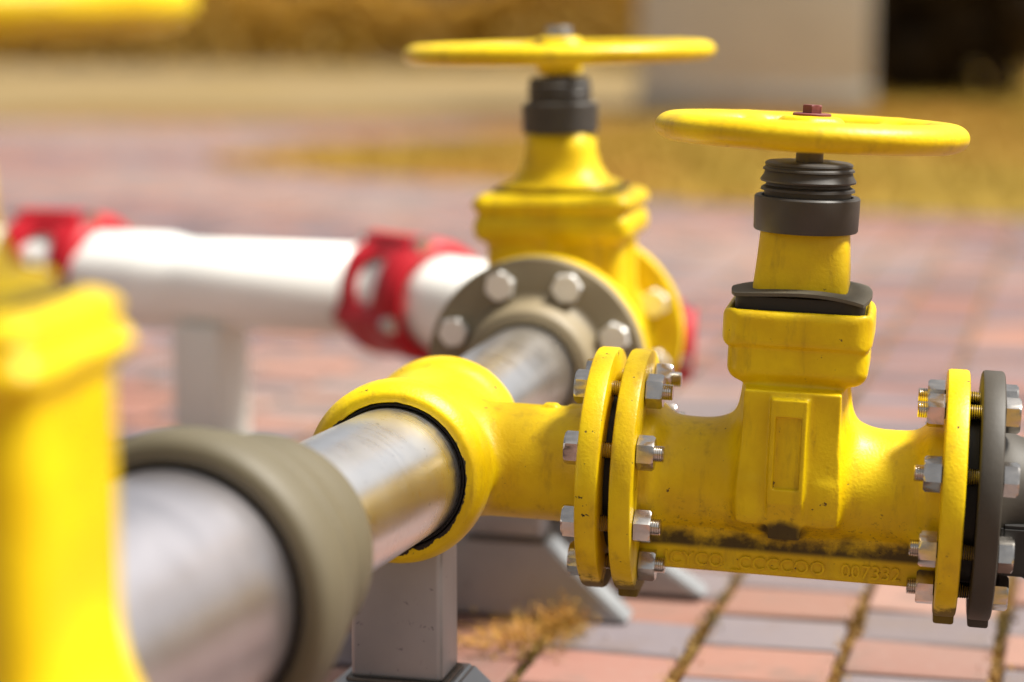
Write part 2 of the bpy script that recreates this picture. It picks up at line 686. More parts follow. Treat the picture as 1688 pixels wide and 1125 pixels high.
o_ref = gp(1374, 1117)                    # one of the mossy joints passes here
U0 = o_ref.x * ca - o_ref.y * sa
PINK = [(0.33, 0.150, 0.105), (0.36, 0.165, 0.12), (0.29, 0.135, 0.105), (0.33, 0.18, 0.14)]
GREY = [(0.165, 0.140, 0.165), (0.135, 0.115, 0.135), (0.185, 0.16, 0.18), (0.155, 0.125, 0.14)]
V, Fc, C = [], [], []
for i in range(-38, 46):
    for j in range(-4, 114):
        u0, v0 = U0 + i * BW, j * BD + (0.5 * BD if i % 2 else 0)
        cx, cy = bw(u0 + BW / 2, v0 + BD / 2)
        if cx < -4.6 or cx > 7.5 or cy > 16.5 or cy < 0 or abs(cx) > 1.4 + 0.42 * cy:
            continue
        pink = ((j + i // 2) % 2 == 0) if rng.random() < 0.78 else rng.random() < 0.6
        col = (PINK if pink else GREY)[rng.integers(4)]
        k = 0.72 * (1 + rng.normal() * 0.09)
        col = [x * k for x in col]
        g = 0.006 + rng.random() * 0.005
        dz = rng.normal() * 0.0012
        tx, ty = rng.normal() * 0.012, rng.normal() * 0.012
        nb = len(V)
        for ins, z in ((0, -0.014), (0, -0.004), (0.004, 0.0)):
            for su, sv in ((0, 0), (1, 0), (1, 1), (0, 1)):
                uu = u0 + (g + ins if su == 0 else BW - g - ins) + (rng.normal() * 0.0016)
                vv = v0 + (g * 0.7 + ins if sv == 0 else BD - g * 0.7 - ins) + (rng.normal() * 0.0016)
                x, y = bw(uu, vv)
                V.append((x, y, z + dz + tx * (su - 0.5) * 2 * 0.12 + ty * (sv - 0.5) * 2 * 0.06))
                C.append((*col, 1))
        for r0 in (0, 4):
            for k4 in range(4):
                k5 = (k4 + 1) % 4
                Fc.append((nb + r0 + k4, nb + r0 + k5, nb + r0 + 4 + k5, nb + r0 + 4 + k4))
        Fc.append((nb + 8, nb + 9, nb + 10, nb + 11))
me = bpy.data.meshes.new('paving')
me.from_pydata(V, [], Fc)
at_ = me.color_attributes.new('brick', 'FLOAT_COLOR', 'POINT')
at_.data.foreach_set('color', np.array(C, dtype=np.float32).ravel())
me.update()
finish(me, m_pav, 0)
pav = obj('paving', me)
tag(pav, kind='structure')


# ------------------------------------------------------------------ blades, moss, grass
def blade_mesh(name, items, m):
    """items: (x, y, z0, height, width, lean vector) -> thin curved blades of two quads"""
    A = np.array(items, dtype=float)
    n = len(A)
    ang = rng.random(n) * 2 * np.pi
    wx, wy = np.cos(ang) * A[:, 4] / 2, np.sin(ang) * A[:, 4] / 2
    verts = np.zeros((n, 5, 3))
    for k, (t, s) in enumerate(((0, 1), (0.55, 0.8), (1, 0))):
        px = A[:, 0] + A[:, 5] * t * t
        py = A[:, 1] + A[:, 6] * t * t
        pz = A[:, 2] + A[:, 3] * t * (1 - 0.15 * t)
        if k < 2:
            verts[:, 2 * k] = np.stack([px - wx * s, py - wy * s, pz], 1)
            verts[:, 2 * k + 1] = np.stack([px + wx * s, py + wy * s, pz], 1)
        else:
            verts[:, 4] = np.stack([px, py, pz], 1)
    base = np.arange(n)[:, None] * 5
    f4 = (base + np.array([0, 1, 3, 2])).tolist()
    f3 = (base + np.array([2, 3, 4])).tolist()
    me = bpy.data.meshes.new(name)
    me.from_pydata(verts.reshape(-1, 3).tolist(), [], f4 + f3)
    return finish(me, m, 0)


def leaf_mat(name, c0, c1, scale, c2=None):
    m = ground_mat(name, c0, c1, scale, c2)
    m.node_tree.nodes['Principled BSDF'].inputs['Roughness'].default_value = 0.7
    return m


M_moss = leaf_mat('dry_moss', (0.30, 0.15, 0.025), (0.36, 0.24, 0.09), 14, (0.13, 0.10, 0.03))
M_straw = leaf_mat('orange_dry_weed', (0.36, 0.15, 0.015), (0.55, 0.31, 0.08), 40, (0.26, 0.17, 0.03))
M_grass = leaf_mat('golden_grass', (0.22, 0.145, 0.012), (0.32, 0.21, 0.03), 1.4, (0.27, 0.13, 0.012))

items = []
nz = rng.random(4000)
for i in range(-6, 16):
    u = U0 + i * BW
    for k in range(2100):
        v = 2.2 + rng.random() * 3.2
        x, y = bw(u + rng.normal() * (0.006 + 0.007 * rng.random()), v)
        dens = 0.5 + 0.5 * math.sin(v * 7.3 + i * 2.1) * math.sin(v * 17 + i)
        if abs(x) > 0.3 + 0.3 * y or rng.random() > 0.35 + 0.65 * dens:
            continue
        h = 0.004 + rng.random() * 0.010 * (0.4 + dens)
        items.append((x, y, -0.011, h + 0.008, 0.004 + rng.random() * 0.004, rng.normal() * 0.006, rng.normal() * 0.006))
for k in range(9000):                      # thinner growth in the cross joints
    i = rng.integers(-6, 16)
    j = rng.integers(13, 34)
    u = U0 + (i + rng.random()) * BW
    v = j * BD + (0.5 * BD if i % 2 else 0) + rng.normal() * 0.004
    x, y = bw(u, v)
    if abs(x) > 0.3 + 0.3 * y or rng.random() > 0.5 + 0.5 * math.sin(u * 9 + j * 3):
        continue
    items.append((x, y, -0.011, 0.012, 0.004, rng.normal() * 0.004, rng.normal() * 0.004))
tag(obj('moss', blade_mesh('moss', items, M_moss)), 'orange brown dry moss growing along the paver joints', 'moss', kind='stuff')

# golden grass strip across the paving
gpts = [gp(330, 268), gp(520, 240), gp(760, 228), gp(1100, 196), gp(1440, 135), gp(1690, 107), gp(2200, 104), gp(2200, 372), gp(1690, 362), gp(1300, 345), gp(1050, 330), gp(800, 302), gp(560, 288)]
tag(sheet('grass_soil', gpts, 0.010, M_grass), kind='structure')


def inside(poly, x, y):
    r = False
    j = len(poly) - 1
    for i in range(len(poly)):
        a, b_ = poly[i], poly[j]
        if (a.y > y) != (b_.y > y) and x < (b_.x - a.x) * (y - a.y) / (b_.y - a.y) + a.x:
            r = not r
        j = i
    return r


items = []
xs = [p.x for p in gpts]
ys = [p.y for p in gpts]
while len(items) < 22000:
    x = rng.uniform(min(xs), min(max(xs), 8.5))
    y = rng.uniform(min(ys), min(max(ys), 24))
    if inside(gpts, x, y):
        items.append((x, y, 0.008, 0.03 + rng.random() * 0.07, 0.008 + rng.random() * 0.008, rng.normal() * 0.03, rng.normal() * 0.03))
tag(obj('grass', blade_mesh('grass', items, M_grass)), 'golden dry grass strip beyond the paving', 'grass', kind='stuff')


def tuft(name, p, n, rad, hgt, label, m):
    its = []
    for k in range(n):
        a = rng.random() * 6.283
        r = rad * math.sqrt(rng.random())
        x, y = r * math.cos(a), r * math.sin(a)
        h = hgt * (0.35 + 0.65 * rng.random()) * (1 - 0.5 * r / rad)
        its.append((x * 0.5, y * 0.5, -0.012, h, 0.0014 + rng.random() * 0.0012, x * 0.8 + rng.normal() * 0.008, y * 0.8 + rng.normal() * 0.008))
        for q in range(1):                 # tiny seed heads along the stems
            t = 0.55 + 0.45 * rng.random()
            its.append((x * 0.5 + x * 0.8 * t * t, y * 0.5 + y * 0.8 * t * t, h * t * 0.9 - 0.01, 0.005, 0.004, rng.normal() * 0.004, rng.normal() * 0.004))
    o = obj(name, blade_mesh(name, its, m))
    o.location = p
    return tag(o, label, 'weed', 'dry weeds by the steel stands')


# ------------------------------------------------------------------ bolts
def bolt_meshes(ac, th, r, span, tail, m=None):
    m = m or M_zinc
    """head on -X side of 0, nut starts at span; returns meshes for bolt and nut"""
    bm = bmesh.new()
    hexa(bm, 0, -th * 0.85, ac, rot=0.3)
    lathe(bm, thread_prof(0.0003, span + th + tail, r), n=20)
    b_me = meshof(bm, m, 'bolt', 30)
    bm = bmesh.new()
    hexa(bm, span, span + th, ac, ch0=False, rot=0.1)
    n_me = meshof(bm, m, 'nut', 30)
    return b_me, n_me


def bolt_ring(parent, b_me, n_me, pcd, x, flip=False, n=8, off=R(22.5)):
    for k in range(n):
        a = off + 2 * math.pi * k / n
        M = Matrix.Translation((x, pcd * math.cos(a), pcd * math.sin(a))) @ Matrix.Rotation(rng.random() * 6.28, 4, 'X')
        if flip:
            M = M @ Matrix.Rotation(math.pi, 4, 'Z')
        bo = obj('bolt', b_me, parent=parent, M=M)
        obj('nut', n_me, parent=bo)


def flange_bm(x0, x1, ro, ri=0.0, foot=False, holes=None):
    s = 1 if x1 > x0 else -1
    e = 0.004
    bm = bmesh.new()
    lathe(bm, [(x0, ri), (x0, ro - e), (x0 + s * e * 0.3, ro - e * 0.3), (x0 + s * e, ro), (x1 - s * e, ro), (x1 - s * e * 0.3, ro - e * 0.3), (x1, ro - e), (x1, ri)], n=96)
    if foot:
        c = (x0 + x1) / 2
        box(bm, (c, 0, -ro + 0.006), (abs(x1 - x0) / 2 - 0.001, 0.034, 0.012), 0.003)
    return bm


def wheel_parts(parent, z, rad, tube_w, tube_h, hub_r, hub_z0, hub_z1, m, spokes=5, rot=0.3, dish=0.0):
    def fn(P):
        X, Y, Z = P
        rr = np.sqrt(X ** 2 + Y ** 2)
        a, b_ = tube_w / 2, tube_h / 2
        q = np.sqrt(((rr - rad + a) / a) ** 2 + ((Z - z) / b_) ** 2)
        d = (q - 1) * min(a, b_)
        hub = s_cyl(P, 2, (0, 0, z + (hub_z0 + hub_z1) / 2), hub_r, (hub_z1 - hub_z0) / 2, 0.006)
        d2 = hub
        for k in range(spokes):
            an = rot + 2 * math.pi * k / spokes
            u = X * math.cos(an) + Y * math.sin(an)
            v = -X * math.sin(an) + Y * math.cos(an)
            t = np.clip(u / rad, 0, 1)
            zc = z + dish * (1 - t)
            wv = 0.013 - 0.003 * t
            e = np.sqrt((v / wv) ** 2 + ((Z - zc) / 0.009) ** 2) - 1
            sp = np.maximum(e * 0.009, np.maximum(-u, u - rad + a))
            d2 = smin(d2, sp, 0.018)
        return smin(d, d2, 0.012)
    zt = max(tube_h / 2, hub_z1, -hub_z0, abs(dish) + 0.012) + 0.01
    me = net(fn, (-rad - 0.01, -rad - 0.01, z - zt), (rad + 0.01, rad + 0.01, z + zt), 0.0032, m, 'handwheel', 3)
    return obj('handwheel', me, parent=parent)


# ------------------------------------------------------------------ front valve (in focus)
SV = 1370.0


def q(px):
    return px / SV


A_V = R(11.07)
LEAN = R(1.9)
MV = frame(at(1305, 792, 2.567), -A_V, 0, LEAN)
G_VALVE = 'yellow gate valves with handwheels'
fv = empty('gate_valve', MV, 'yellow gate valve with grimy body, black stem cap and lifted black gasket under its neck', 'valve', G_VALVE)
LI, TF, GAP = q(240), q(36), q(19)
RF = q(201)
RP = q(95)


def z_(y):
    return zon(MV.translation, y)


def body_front(P):
    X, Y, Z = P
    rp = RP + 0.012 * np.clip((np.abs(X) - 0.12) / 0.06, 0, 1) ** 2
    rr = np.sqrt(Y ** 2 + Z ** 2)
    d = np.maximum(rr - rp, np.abs(X) - LI - 0.004)
    d = smin(d, s_box(P, (0, 0, 0.055), (q(72), 0.062, 0.075), 0.024), 0.060)      # gate housing
    for sy in (-1, 1):
        yf = 0.083 - 0.10 * np.clip(0.004 - Z, 0, 0.1)                              # front pad, sloping back into the pipe
        pad = np.maximum(np.maximum(np.abs(X) - q(77), np.abs(Z - 0.045) - 0.078), sy * Y - yf)
        pad = np.maximum(pad, -sy * Y)
        d = smin(d, pad, 0.022)
    # shallow central ridge with a sunk rectangular panel
    hw = q(29) - 0.05 * np.clip(0.0 - Z, 0, 0.2)
    ridge = np.maximum(np.maximum(np.abs(X + 0.002) - hw, np.abs(Z - 0.03) - 0.085), np.abs(Y + 0.045) - 0.0485 + 0.42 * np.clip(-0.008 - Z, 0, 0.2))
    d = smin(d, ridge, 0.006)
    pan = np.maximum(np.maximum(np.abs(X + 0.002) - q(20), np.abs(Z - 0.052) - q(58)), np.abs(Y + 0.0965) - 0.0088)
    d = smax(d, -pan, 0.0015)
    for sx in (-1, 1):                                                              # rounded feet of the pad
        d = smin(d, s_box(P, (sx * q(57), -0.066, -0.006), (q(17), 0.019, 0.026), 0.009), 0.012)
    # bonnet bowl: two tiers
    zb0, zb1, zb2 = z_(617), z_(560), z_(501)
    low = s_box(P, (0.002, 0, (zb0 + zb1) / 2 + 0.005), (q(112), q(98), (zb1 - zb0) / 2 + 0.006), 0.018)
    top = s_box(P, (0, 0, (zb1 + zb2) / 2), (q(121), q(108), (zb2 - zb1) / 2 + 0.001), 0.012)
    hor = np.maximum(np.abs(X) - q(121), np.abs(Y) - q(108))
    rnd = np.sqrt(np.maximum(np.abs(X) - q(121) + 0.03, 0) ** 2 + np.maximum(np.abs(Y) - q(108) + 0.03, 0) ** 2) - 0.03
    top = smax(top, rnd, 0.004)
    bow = smin(low, top, 0.004)
    d = smin(d, bow, 0.012)
    cut = s_box(P, (0, 0, zb2 + 0.02), (q(108), q(92), 0.03), 0.012)                # opening under the gasket
    d = smax(d, -cut, 0.004)
    # cast fin along the bottom
    fin = s_box(P, (0, -0.004, -0.084), (LI, 0.036, 0.026), 0.005)
    d = smin(d, fin, 0.010)
    for sx in (-1, 1):                                                             # swelling behind each flange
        d = smin(d, s_cyl(P, 0, (sx * (LI - 0.004), 0, 0), RP + 0.014, 0.012, 0.008), 0.022)
    return d


obj('body', net(body_front, (-LI - 0.02, -0.12, -0.125), (LI + 0.02, 0.12, 0.235), 0.0019, M_yel_body, 'valve_body', 1), parent=fv)
for s in (-1, 1):
    obj('flange', flange_bm(s * LI, s * (LI + TF), RF, 0.0, True), M_yel_fl, fv)
obj('flange_gasket', lathe(bmesh.new(), [(-LI - TF - GAP + 0.0005, 0), (-LI - TF - GAP + 0.0005, 0.098), (-LI - TF - 0.0005, 0.098), (-LI - TF - 0.0005, 0)], n=64), M_black, fv)
bme, nme = bolt_meshes(q(28.5), q(27), q(13.5), 2 * TF + GAP + 0.003, q(15))
bolt_ring(fv, bme, nme, q(157), -LI - TF - GAP - TF - 0.0015)

# embossed casting marks on the fin
def text_mesh(s, size, ext, m):
    cu = bpy.data.curves.new('cast_text', 'FONT')
    cu.body = s
    cu.size = size
    cu.extrude = ext
    cu.bevel_depth = 0.0003
    cu.align_x = 'CENTER'
    cu.align_y = 'CENTER'
    cu.space_character = 1.05
    o = bpy.data.objects.new('cast_text', cu)
    COL.objects.link(o)
    bpy.context.view_layer.update()
    me = bpy.data.meshes.new_from_object(o.evaluated_get(bpy.context.evaluated_depsgraph_get()))
    bpy.data.objects.remove(o)
    return finish(me, m, 40) if not len(me.materials) else me


for s_, x in (('ICYCO', -q(150)), ('_', -q(80)), ('CCCCOO', -q(6)), ('007332', q(138))):
    me = text_mesh(s_, 0.0225, 0.0021, M_yel_body)
    obj('casting_mark', me, parent=fv, M=Matrix.Translation((x, -0.0402, -0.096)) @ Matrix.Rotation(math.pi / 2, 4, 'X'))

# gasket plate, neck, collar, cap, stem
bm = bmesh.new()
z0, z1 = z_(525), z_(481)
loft(bm, [(z0, q(103), q(86), 8), (z1, q(103), q(86), 8)])
obj('gasket_block', bm, M_black, fv)
bm = bmesh.new()
N = 40
hx, hy = q(113), q(98)
grid = {}
zt = z_(477)
for side in (0, 1):
    for i in range(N + 1):
        for j in range(N + 1):
            a, b_ = i / N * 2 - 1, j / N * 2 - 1
            k = 1 - 0.10 * (a * a * b_ * b_)
            x, y = a * hx * k, b_ * hy * k
            z = zt + 0.007 * (1 - a ** 4) * (1 - 0.6 * b_ * b_) + 0.0025 * math.sin(3 * a + 1) * abs(b_) - 0.004 * side + 0.003 * a * b_
            grid[side, i, j] = bm.verts.new((x, y, z))
for side in (0, 1):
    for i in range(N):
        for j in range(N):
            f = [grid[side, i, j], grid[side, i + 1, j], grid[side, i + 1, j + 1], grid[side, i, j + 1]]
            bm.faces.new(f if side == 0 else f[::-1])
loop = [(i, 0) for i in range(N)] + [(N, j) for j in range(N)] + [(i, N) for i in range(N, 0, -1)] + [(0, j) for j in range(N, 0, -1)]
for (a, b_) in zip(loop, loop[1:] + loop[:1]):
    bm.faces.new((grid[0, a[0], a[1]], grid[1, a[0], a[1]], grid[1, b_[0], b_[1]], grid[0, b_[0], b_[1]]))
bmesh.ops.recalc_face_normals(bm, faces=bm.faces[:])
obj('gasket', bm, M_gask, fv, smooth=50)
bm = bmesh.new()
loft(bm, [(z_(480), q(76), q(68), 9, -q(1), 0), (z_(466), q(76), q(68), 9, -q(1), 0), (z_(440), q(75), q(62), 6.5), (z_(372), q(71), q(54), 3.6), (z_(355), q(68), q(50), 3.2)], 96)
obj('neck', bm, M_yel, fv, smooth=40)
bm = bmesh.new()
zc0, zc1 = z_(379), z_(322)
lathe(bm, [(zc0 + 0.004, 0), (zc0 + 0.004, q(74)), (zc0, q(76)), (zc0, q(82)), (zc0 + 0.002, q(84)), (zc1 - 0.002, q(85)), (zc1, q(83)), (zc1, q(74)), (zc1 - 0.006, q(72)), (zc1 - 0.006, 0)], 'Z', 72)
obj('collar', bm, M_grey_pl, fv)
bm = bmesh.new()
pr = [(z_(330), 0), (z_(330), q(70))]
for y, r in ((314, 70), (313, 76), (309, 75), (305, 68), (301, 67), (299, 76), (296, 77), (288, 72), (281, 70), (280, 74), (277, 73), (275, 70), (272, 69), (271, 71), (268, 70), (266, 66), (265, 40)):
    pr.append((z_(y), q(r)))
pr.append((z_(265), 0))
lathe(bm, pr, 'Z', 72)
obj('stem_cap', bm, M_grey_pl, fv, smooth=25)
obj('stem', lathe(bmesh.new(), [(z_(268), 0), (z_(268), q(22)), (z_(228), q(22)), (z_(228), 0)], 'Z', 32), M_steel_dark, fv)
hwz = z_(216)
hw_o = wheel_parts(fv, hwz, q(251), q(64), q(47), q(50), -q(22), q(24), M_yel, 5, 0.9, -0.003)
zt = hwz + q(24)
hw_o.matrix_local = Matrix.Translation((0, 0, hwz)) @ Matrix.Rotation(R(-1.3), 4, 'X') @ Matrix.Rotation(R(0.5), 4, 'Y') @ Matrix.Translation((0, 0, -hwz))
wsh = obj('washer', lathe(bmesh.new(), [(zt, 0), (zt, q(31)), (zt + 0.003, q(31)), (zt + 0.004, q(29)), (zt + 0.004, 0)], 'Z', 40), M_redox, hw_o)
bm = bmesh.new()
hexa(bm, 0, q(13), q(17), M=Matrix.Translation((0, 0, zt + 0.004)) @ Matrix.Rotation(-math.pi / 2, 4, 'Y'))
obj('hub_bolt', bm, M_redox, hw_o, smooth=30)

# ------------------------------------------------------------------ dark grey flanged pipe at the right edge
ga = empty('flanged_pipe', MV, 'dark grey flanged pipe end bolted to the right side of the yellow valve', 'pipe')
xg = LI + TF + GAP
obj('flange', flange_bm(xg, xg + TF, RF + 0.001, 0.0, True), M_greyflange, ga)
obj('flange_gasket', lathe(bmesh.new(), [(xg - GAP + 0.0005, 0), (xg - GAP + 0.0005, 0.105), (xg - 0.0005, 0.105), (xg - 0.0005, 0)], n=64), M_black, ga)


def hub_fn(P):
    X, Y, Z = P
    rr = np.sqrt(Y ** 2 + Z ** 2)
    r = 0.066 + 0.020 * np.exp(-np.maximum(X - xg - TF, 0) / 0.02)
    d = np.maximum(rr - r, np.abs(X - xg - 0.14) - 0.15)
    d = smin(d, s_cyl(P, 0, (xg + 0.25, 0, 0), 0.085, 0.04, 0.006), 0.01)
    return d


obj('hub', net(hub_fn, (xg - 0.02, -0.1, -0.1), (xg + 0.31, 0.1, 0.1), 0.003, M_greyflange, 'hub'), parent=ga)
bm = bmesh.new()
prism(bm, [(xg + TF + 0.004, -0.015), (xg + 0.34, -0.012), (xg + 0.34, -0.085), (xg + 0.085, -0.085), (xg + 0.06, -0.074), (xg + TF + 0.004, -0.074)], -0.088, 0.088, 0.004)
obj('black_block', bm, M_black, ga)  # plain black block round the lower half of the hub
bolt_ring(ga, bme, nme, q(157), xg + TF + 0.0015, True)

# ------------------------------------------------------------------ yellow tee
D_T = 0.4588
o_tee = MV @ Vector((-D_T, 0, 0))
MT = frame(o_tee, R(90) - R(12.0), LEAN, 0)         # local X runs along the main pipe, -Y towards the valve
# exact branch direction in tee coordinates is taken from the valve
MTi = MT.inverted()
bdir = (MTi.to_3x3() @ (MV.to_3x3() @ Vector((1, 0, 0)))).normalized()
tee = empty('tee_fitting', MT, 'yellow cast tee with chipped paint round its front mouth, joining steel pipe to valve', 'tee')
LT0, LT1 = -0.135, 0.138
BL = D_T - (LI + TF + GAP + TF)


def tee_fn(P):
    X, Y, Z = P
    rr = np.sqrt(Y ** 2 + Z ** 2)
    d = np.maximum(rr - 0.094, np.abs(X) - 0.13)
    # front bell: broad lip
    d = smin(d, s_cyl(P, 0, (LT0 + 0.032, 0, 0), 0.1105, 0.032, 0.022), 0.022)
    d = smin(d, s_cyl(P, 0, (LT1 - 0.026, 0, 0), 0.1005, 0.026, 0.016), 0.018)
    t = X * bdir.x + Y * bdir.y + Z * bdir.z
    px, py, pz = X - t * bdir.x, Y - t * bdir.y, Z - t * bdir.z
    rb = np.sqrt(px ** 2 + py ** 2 + pz ** 2)
    br = np.maximum(rb - 0.0705 - 0.010 * np.clip((t - BL + 0.045) / 0.045, 0, 1) ** 2, np.maximum(-t, t - BL - 0.003))
    d = smin(d, br, 0.026)
    bore = np.maximum(rr - 0.0862, -(X + 0.06))                       # recess round the rear pipe
    bore2 = np.maximum(rr - 0.0885, X + 0.085)
    d = smax(d, -bore2, 0.003)
    d = smax(d, -np.maximum(rr - 0.080, 0.09 - X), 0.003)
    # casting pads near the branch flange
    for tt in (BL - 0.025, BL - 0.055):
        c = Vector((0, 0, 0.0725)) + bdir * tt
        d = smin(d, s_box(P, c, (0.009, 0.009, 0.0022), 0.001), 0.002)
    return d


obj('body', net(tee_fn, (-0.15, -0.30, -0.125), (0.155, 0.125, 0.125), 0.0026, M_yel_tee, 'tee_body', 2), parent=tee)
q_rot = Vector((1, 0, 0)).rotation_difference(bdir).to_matrix().to_4x4()
obj('flange', flange_bm(BL, BL + TF, RF, 0.0, False), M_yel_fl, tee, M=q_rot)
bm = bmesh.new()
lathe(bm, [(LT0 + 0.005, 0.0835), (LT0 + 0.003, 0.0865), (LT0 + 0.006, 0.0885), (LT0 + 0.03, 0.0885), (LT0 + 0.03, 0.0835)], n=72, closed=True)
obj('seal_ring', bm, M_black, tee)

# ------------------------------------------------------------------ stainless pipe, reducer coupling and large pipe in front
p_m = MT @ Vector((LT0, 0, 0))
p_rr = at(418, 905, 2.20)
p_fr = at(288, 985, 1.98)
ax_f = (p_m - p_fr).normalized()
p_rr = p_fr + ax_f * (p_rr - p_fr).dot(ax_f)
LR = (p_rr - p_fr).length
LM = (p_m - p_rr).length
MR = frame_x(p_rr, p_m)
mp = empty('steel_pipe', MR, 'brushed stainless steel pipe entering the front mouth of the yellow tee', 'pipe')


def tube_prof(x0, x1, r, t=0.004):
    return [(x0, r - t), (x0, r - 0.0008), (x0 + 0.0008, r), (x0 + (x1 - x0) * 0.33, r), (x0 + (x1 - x0) * 0.67, r), (x1 - 0.0008, r), (x1, r - 0.0008), (x1, r - t)]


obj('tube', lathe(bmesh.new(), tube_prof(-0.05, LM + 0.05, 0.0822), n=96, closed=True), M_pipe, mp)
MRED = frame_x(p_fr, p_m)
rd = empty('reducer_coupling', MRED, 'olive grey reducer coupling ring round the large steel pipe in the foreground', 'coupling')
bm = bmesh.new()
lathe(bm, [(0.012, 0.124), (0.0, 0.130), (-0.002, 0.138), (0.003, 0.148), (0.012, 0.1525), (0.05, 0.153), (0.058, 0.151), (0.064, 0.141), (0.075, 0.139), (0.082, 0.1425), (0.10, 0.141),
           (LR * 0.58, 0.127), (LR * 0.66, 0.1215), (LR * 0.70, 0.1195), (LR * 0.74, 0.1215), (LR * 0.92, 0.1175), (LR * 0.97, 0.113), (LR * 0.97, 0.0835), (0.04, 0.0835), (0.04, 0.124)], n=96, closed=True)
obj('shell', bm, M_olive2, rd, smooth=50)
bm = bmesh.new()
lathe(bm, [(0.004, 0.1225), (0.004, 0.1285), (0.03, 0.1285), (0.03, 0.1225)], n=96, closed=True)
obj('seal_ring', bm, M_black, rd)
bp_ = empty('large_steel_pipe', MRED, 'wide shiny stainless steel pipe in the foreground running into the olive grey ring', 'pipe')
obj('tube', lathe(bmesh.new(), tube_prof(-1.3, 0.034, 0.1215, 0.005), n=96, closed=True), M_pipe2, bp_)

# ------------------------------------------------------------------ rear pipe, adaptor and rear valve
YAW_M = R(13.5)
mdir = Vector((math.sin(YAW_M), math.cos(YAW_M), 0))
p_rf = at(881, 606, 3.24)                      # front face of the rear flange
MRV0 = frame(p_rf, R(90) - YAW_M)
p_t1 = MT @ Vector((0.06, 0, 0))
rp = empty('steel_pipe', frame_x(p_t1, p_rf), 'blurred stainless steel pipe between the yellow tee and the olive grey bolted flange', 'pipe')
obj('tube', lathe(bmesh.new(), tube_prof(0.0, (p_rf - p_t1).length, 0.0735), n=80, closed=True), M_pipe, rp)
fa = empty('flange_adaptor', MRV0, 'olive grey round flange with silver bolts on the rear yellow valve', 'flange')
RF2, PCD2, TF2 = 0.168, 0.1345, 0.03
obj('flange', flange_bm(0.0, TF2, RF2, 0.0), M_olive, fa)
bm = bmesh.new()
lathe(bm, [(0.0, 0.078), (-0.055, 0.0745), (-0.062, 0.078), (-0.062, 0.093), (-0.055, 0.099), (-0.02, 0.103), (-0.004, 0.110), (0.001, 0.118)], n=72)
obj('hub', bm, M_olive, fa, smooth=50)
bme2, nme2 = bolt_meshes(0.0235, 0.020, 0.011, 2 * TF2 + 0.005, 0.014, M_zinc2)
bolt_ring(fa, bme2, nme2, PCD2, -0.001, False)


